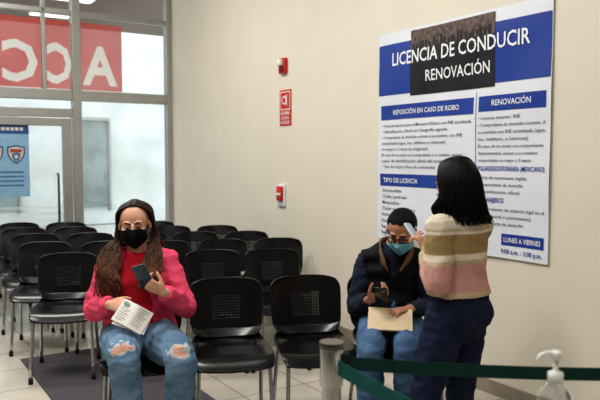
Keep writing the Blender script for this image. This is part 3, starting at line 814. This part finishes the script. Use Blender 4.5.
def bands(z):
    if z>1.190: return cr_
    if z>1.178: return tn
    if z>1.165: return cr_
    if z>1.080: return ol
    if z>1.052: return cr_
    if z>1.035: return tn
    if z>.912 : return pk
    return tn
def swc(co):
    d,t=seg_t(co,[skC['elL'],skC['wrL']])
    if d<.060 and t>.15: return bands(1.03-.25*(t-.15)) if t<.8 else tn
    return bands(co.z+.002*noise.noise(co*10))
color(me,swc); osw=mk('sweater',me,attrmat('knit_sweater',.95,.5,260,.15,.12),parent=pC); sd=osw.modifiers.new('s','SOLIDIFY'); sd.thickness=.007
g=Geo(); g.tube([pc(.0,0,.76),pc(-.01,0,.84),pc(.0,0,.93)],[(.148,.115),(.157,.124),(.130,.108)],side=lC,n=24)
for c,r in skC['extra'][:2]: g.ell(c,tuple(x+.008 for x in r))
for k in 'RL': leg(g,skC,k,.009,.97,.012,cap='flat')
me=remesh(g,.006,3,folds(.009,15)); mk('jeans',me,mat('navy_denim',(30,38,62),.85,var=.25,bump=.3,bscale=300,spec=.2),parent=pC)
for k,t in (('L',tL),('R',tR)):
    g=Geo(); shoe(g,skC['an'+k],t); mk('shoe',g,mat('dark_shoe',(40,38,40),.5),parent=pC)
HC_.clear(); g=Geo(); Mh=MC@Matrix.Scale(.98,4); g.ell((0,-.03,.044),(.090,.092,.086),Mh,24,14)
g.ell((0,-.05,-.03),(.086,.064,.10),Mh,24,14); pad(g,cK)
hd=MC.translation
for i in range(700):
    a=math.radians(random.uniform(22,338))
    dx,dy=math.sin(a),math.cos(a)
    st=Mh@V3((dx*.012,dy*.03-.01,.128)); m1=Mh@V3((dx*.066,-.02+dy*.070,.106)); m2=Mh@V3((dx*.095,-.028+dy*.088,.04)); m3=Mh@V3((dx*.101,-.03+dy*.088,-.04))
    rad=MC.to_3x3()@V3((dx,dy,0)); rad.z=0
    bk=bC*.022
    m4=V3((hd.x,hd.y,1.27))+rad*random.uniform(.100,.120)+bk; en=V3((hd.x+.008,hd.y,random.uniform(1.20,1.23)))+rad*random.uniform(.085,.130)+bk*1.6
    if dy>-.1: en.z=random.uniform(1.215,1.26)
    lock(g,[st,m1,m2,m3,m4,en],.0048,.0018,.014,random.uniform(0,6),1.3,cK)
me=g.mesh('hair'); color_list(me,HC_); mk('hair',me,m_hair,parent=pC)
phone(lookM((.532,3.145,1.135),(.60,-.30,.5),(-.35,.3,.85)),'white phone held up by the standing woman',mat('phone_white',(225,225,222),.3))

# ------------------------------------------------------------ stanchion, belts, sanitizer
m_post=mat('brushed_post',(190,190,188),.15,1,var=.06,scale=10); m_cap=mat('post_cap',(100,100,98),.2,.9)
def post(x,y):
    e=empty('barrier_post',Matrix.Translation((x,y,0)),label='brushed grey metal queue barrier post with belt head',category='barrier post',group='queue barrier posts')
    g=Geo(); g.lathe([(.15,0),(.15,.012),(.12,.022),(.04,.03),(.03,.034)]); sharp(mk('post_base',g,m_post,parent=e))
    g=Geo(); g.lathe([(.0255,.03),(.0255,.90)]); sharp(mk('pole',g,m_post,parent=e))
    g=Geo(); g.lathe([(.030,.885),(.031,.89),(.031,.985),(.030,.99)]); sharp(mk('belt_head',g,m_post,parent=e))
    g=Geo(); g.lathe([(.033,.988),(.034,.990),(.034,1.003),(.033,1.005)]); sharp(mk('post_cap',g,m_cap,parent=e))
    g=Geo(); g.box((.028,-.012,.91),(.045,.012,.972)); mk('belt_clip',g,m_rub,parent=e,autosmooth=False)
post(.085,1.80); post(2.05,1.86); post(.95,.42)
def belt(p0,p1,sag,m,label,w=.046):
    g=Geo();V=[];F=[];n=30;p0=Vector(p0);p1=Vector(p1); sd=(p1-p0).cross(Z).normalized()*.0009
    for i in range(n+1):
        t=i/n; p=p0.lerp(p1,t)-Z*sag*4*t*(1-t)
        for q in (sd,-sd):
            for z in (-w/2,w/2): V.append(p+q+Z*z)
    for i in range(n):
        a=i*4;b_=a+4
        for x,y in ((0,1),(1,3),(3,2),(2,0)): F.append([a+x,a+y,b_+y,b_+x])
    g.add(V,F); mk('barrier_belt',g,m,pivot=tuple(p0),label=label,category='barrier belt',group='queue barrier belts',autosmooth=False)
belt((.132,1.80,.945),(2.004,1.86,.945),.04,mat('belt_green_dark',(24,60,54),.75,var=.1,bump=.2,bscale=500,spec=.15),'dark green retractable barrier belt stretched from the post',.036)
belt((.10,1.764,.945),(.93,.46,.945),.03,mat('belt_green',(32,92,88),.75,var=.1,bump=.2,bscale=500,spec=.15),'teal green retractable barrier belt stretched toward another post',.040)
e=empty('counter',Matrix.Translation((.62,1.42,0)),label='plain white side counter supporting the hand sanitizer',category='counter')
g=Geo(); g.box((-.3,-.16,.84),(.3,.16,.87)); mk('countertop',g,mat('laminate',(220,218,212),.4),parent=e,autosmooth=False)
g=Geo(); g.box((-.27,-.13,0),(.27,.13,.84)); mk('cabinet_body',g,mat('laminate_body',(190,188,182),.5),parent=e,autosmooth=False)
e=empty('sanitizer_bottle',Matrix.Translation((.555,1.45,.871)),label='clear hand sanitizer bottle with white pump on the counter',category='bottle')
m_bt=bpy.data.materials.new('clear_bottle'); m_bt.use_nodes=True
p=m_bt.node_tree.nodes['Principled BSDF']; p.inputs['Base Color'].default_value=srgb(240,244,246); p.inputs['Transmission Weight'].default_value=1; p.inputs['Roughness'].default_value=.03; p.inputs['IOR'].default_value=1.12
g=Geo(); g.lathe([(.034,0),(.038,.004),(.038,.09),(.036,.11),(.024,.13),(.015,.138),(.015,.146)]); mk('bottle_body',g,m_bt,parent=e)
g=Geo(); g.lathe([(.0165,.142),(.0165,.162),(.007,.166),(.0055,.170),(.0055,.192)],n=24); mk('pump_collar',g,m_fw,parent=e)
g=Geo(); g.lathe([(.006,.190),(.011,.192),(.012,.204),(.010,.209)],n=20); g.tube([(0,0,.203),(-.02,-.004,.206),(-.036,-.008,.202),(-.042,-.009,.194)],[.0055,.005,.0045,.004],n=10); mk('pump_head',g,m_fw,parent=e)
g=Geo(); g.tube([(0,0,.15),(0,0,.08),(.004,0,.01)],[.003]*3,n=8); mk('dip_tube',g,m_fw,parent=e)

# ------------------------------------------------------------ lights
def area(loc,rot,sx,sy,en,c=(1,1,1)):
    l=bpy.data.lights.new('a','AREA'); l.shape='RECTANGLE'; l.size=sx; l.size_y=sy; l.energy=en; l.color=c
    o=bpy.data.objects.new('added_ceiling_light',l); col.objects.link(o); o.location=loc; o.rotation_euler=rot
    o['label']='soft white area light added under the unseen ceiling'; o['category']='lamp'; return o
m_lp=mat('added_lamp_panel',(255,250,240),.5,emit=2)
for (r,s_,en) in ((2.2,2.2,62),(3.8,3.5,62),(2.2,5.0,66),(3.8,7.0,46),(2.2,8.6,26)):  # panels and area lights added out of view to light the closed room
    p=CO-B*r-W*s_
    Mx=frame(V3((p.x,p.y,HC)),B,W,Z)
    e=empty('added_ceiling_lamp',Mx,label='square white panel lamp added on the unseen ceiling',category='lamp',group='added ceiling panel lamps')
    g=Geo(); g.box((-.6,-.3,-.02),(.6,.3,0)); mk('added_lamp_panel',g,m_lp,parent=e,autosmooth=False)
    area((p.x,p.y,HC-.03),(0,0,TH),1.2,.6,en,(1,.98,.94))
w=bpy.data.worlds.new('w'); bpy.context.scene.world=w; w.use_nodes=True
bg=w.node_tree.nodes['Background']; bg.inputs[0].default_value=(.93,.97,1,1); bg.inputs[1].default_value=3.1

cam=bpy.data.cameras.new('camera'); co=bpy.data.objects.new('camera',cam); col.objects.link(co)
co.location=(0,0,1.5); co.rotation_euler=(math.radians(90-3.62),0,0)
cam.sensor_width=36; cam.lens=40.8; cam.clip_start=.05
cam.dof.use_dof=True; cam.dof.focus_distance=3.5; cam.dof.aperture_fstop=3.5
bpy.context.scene.camera=co
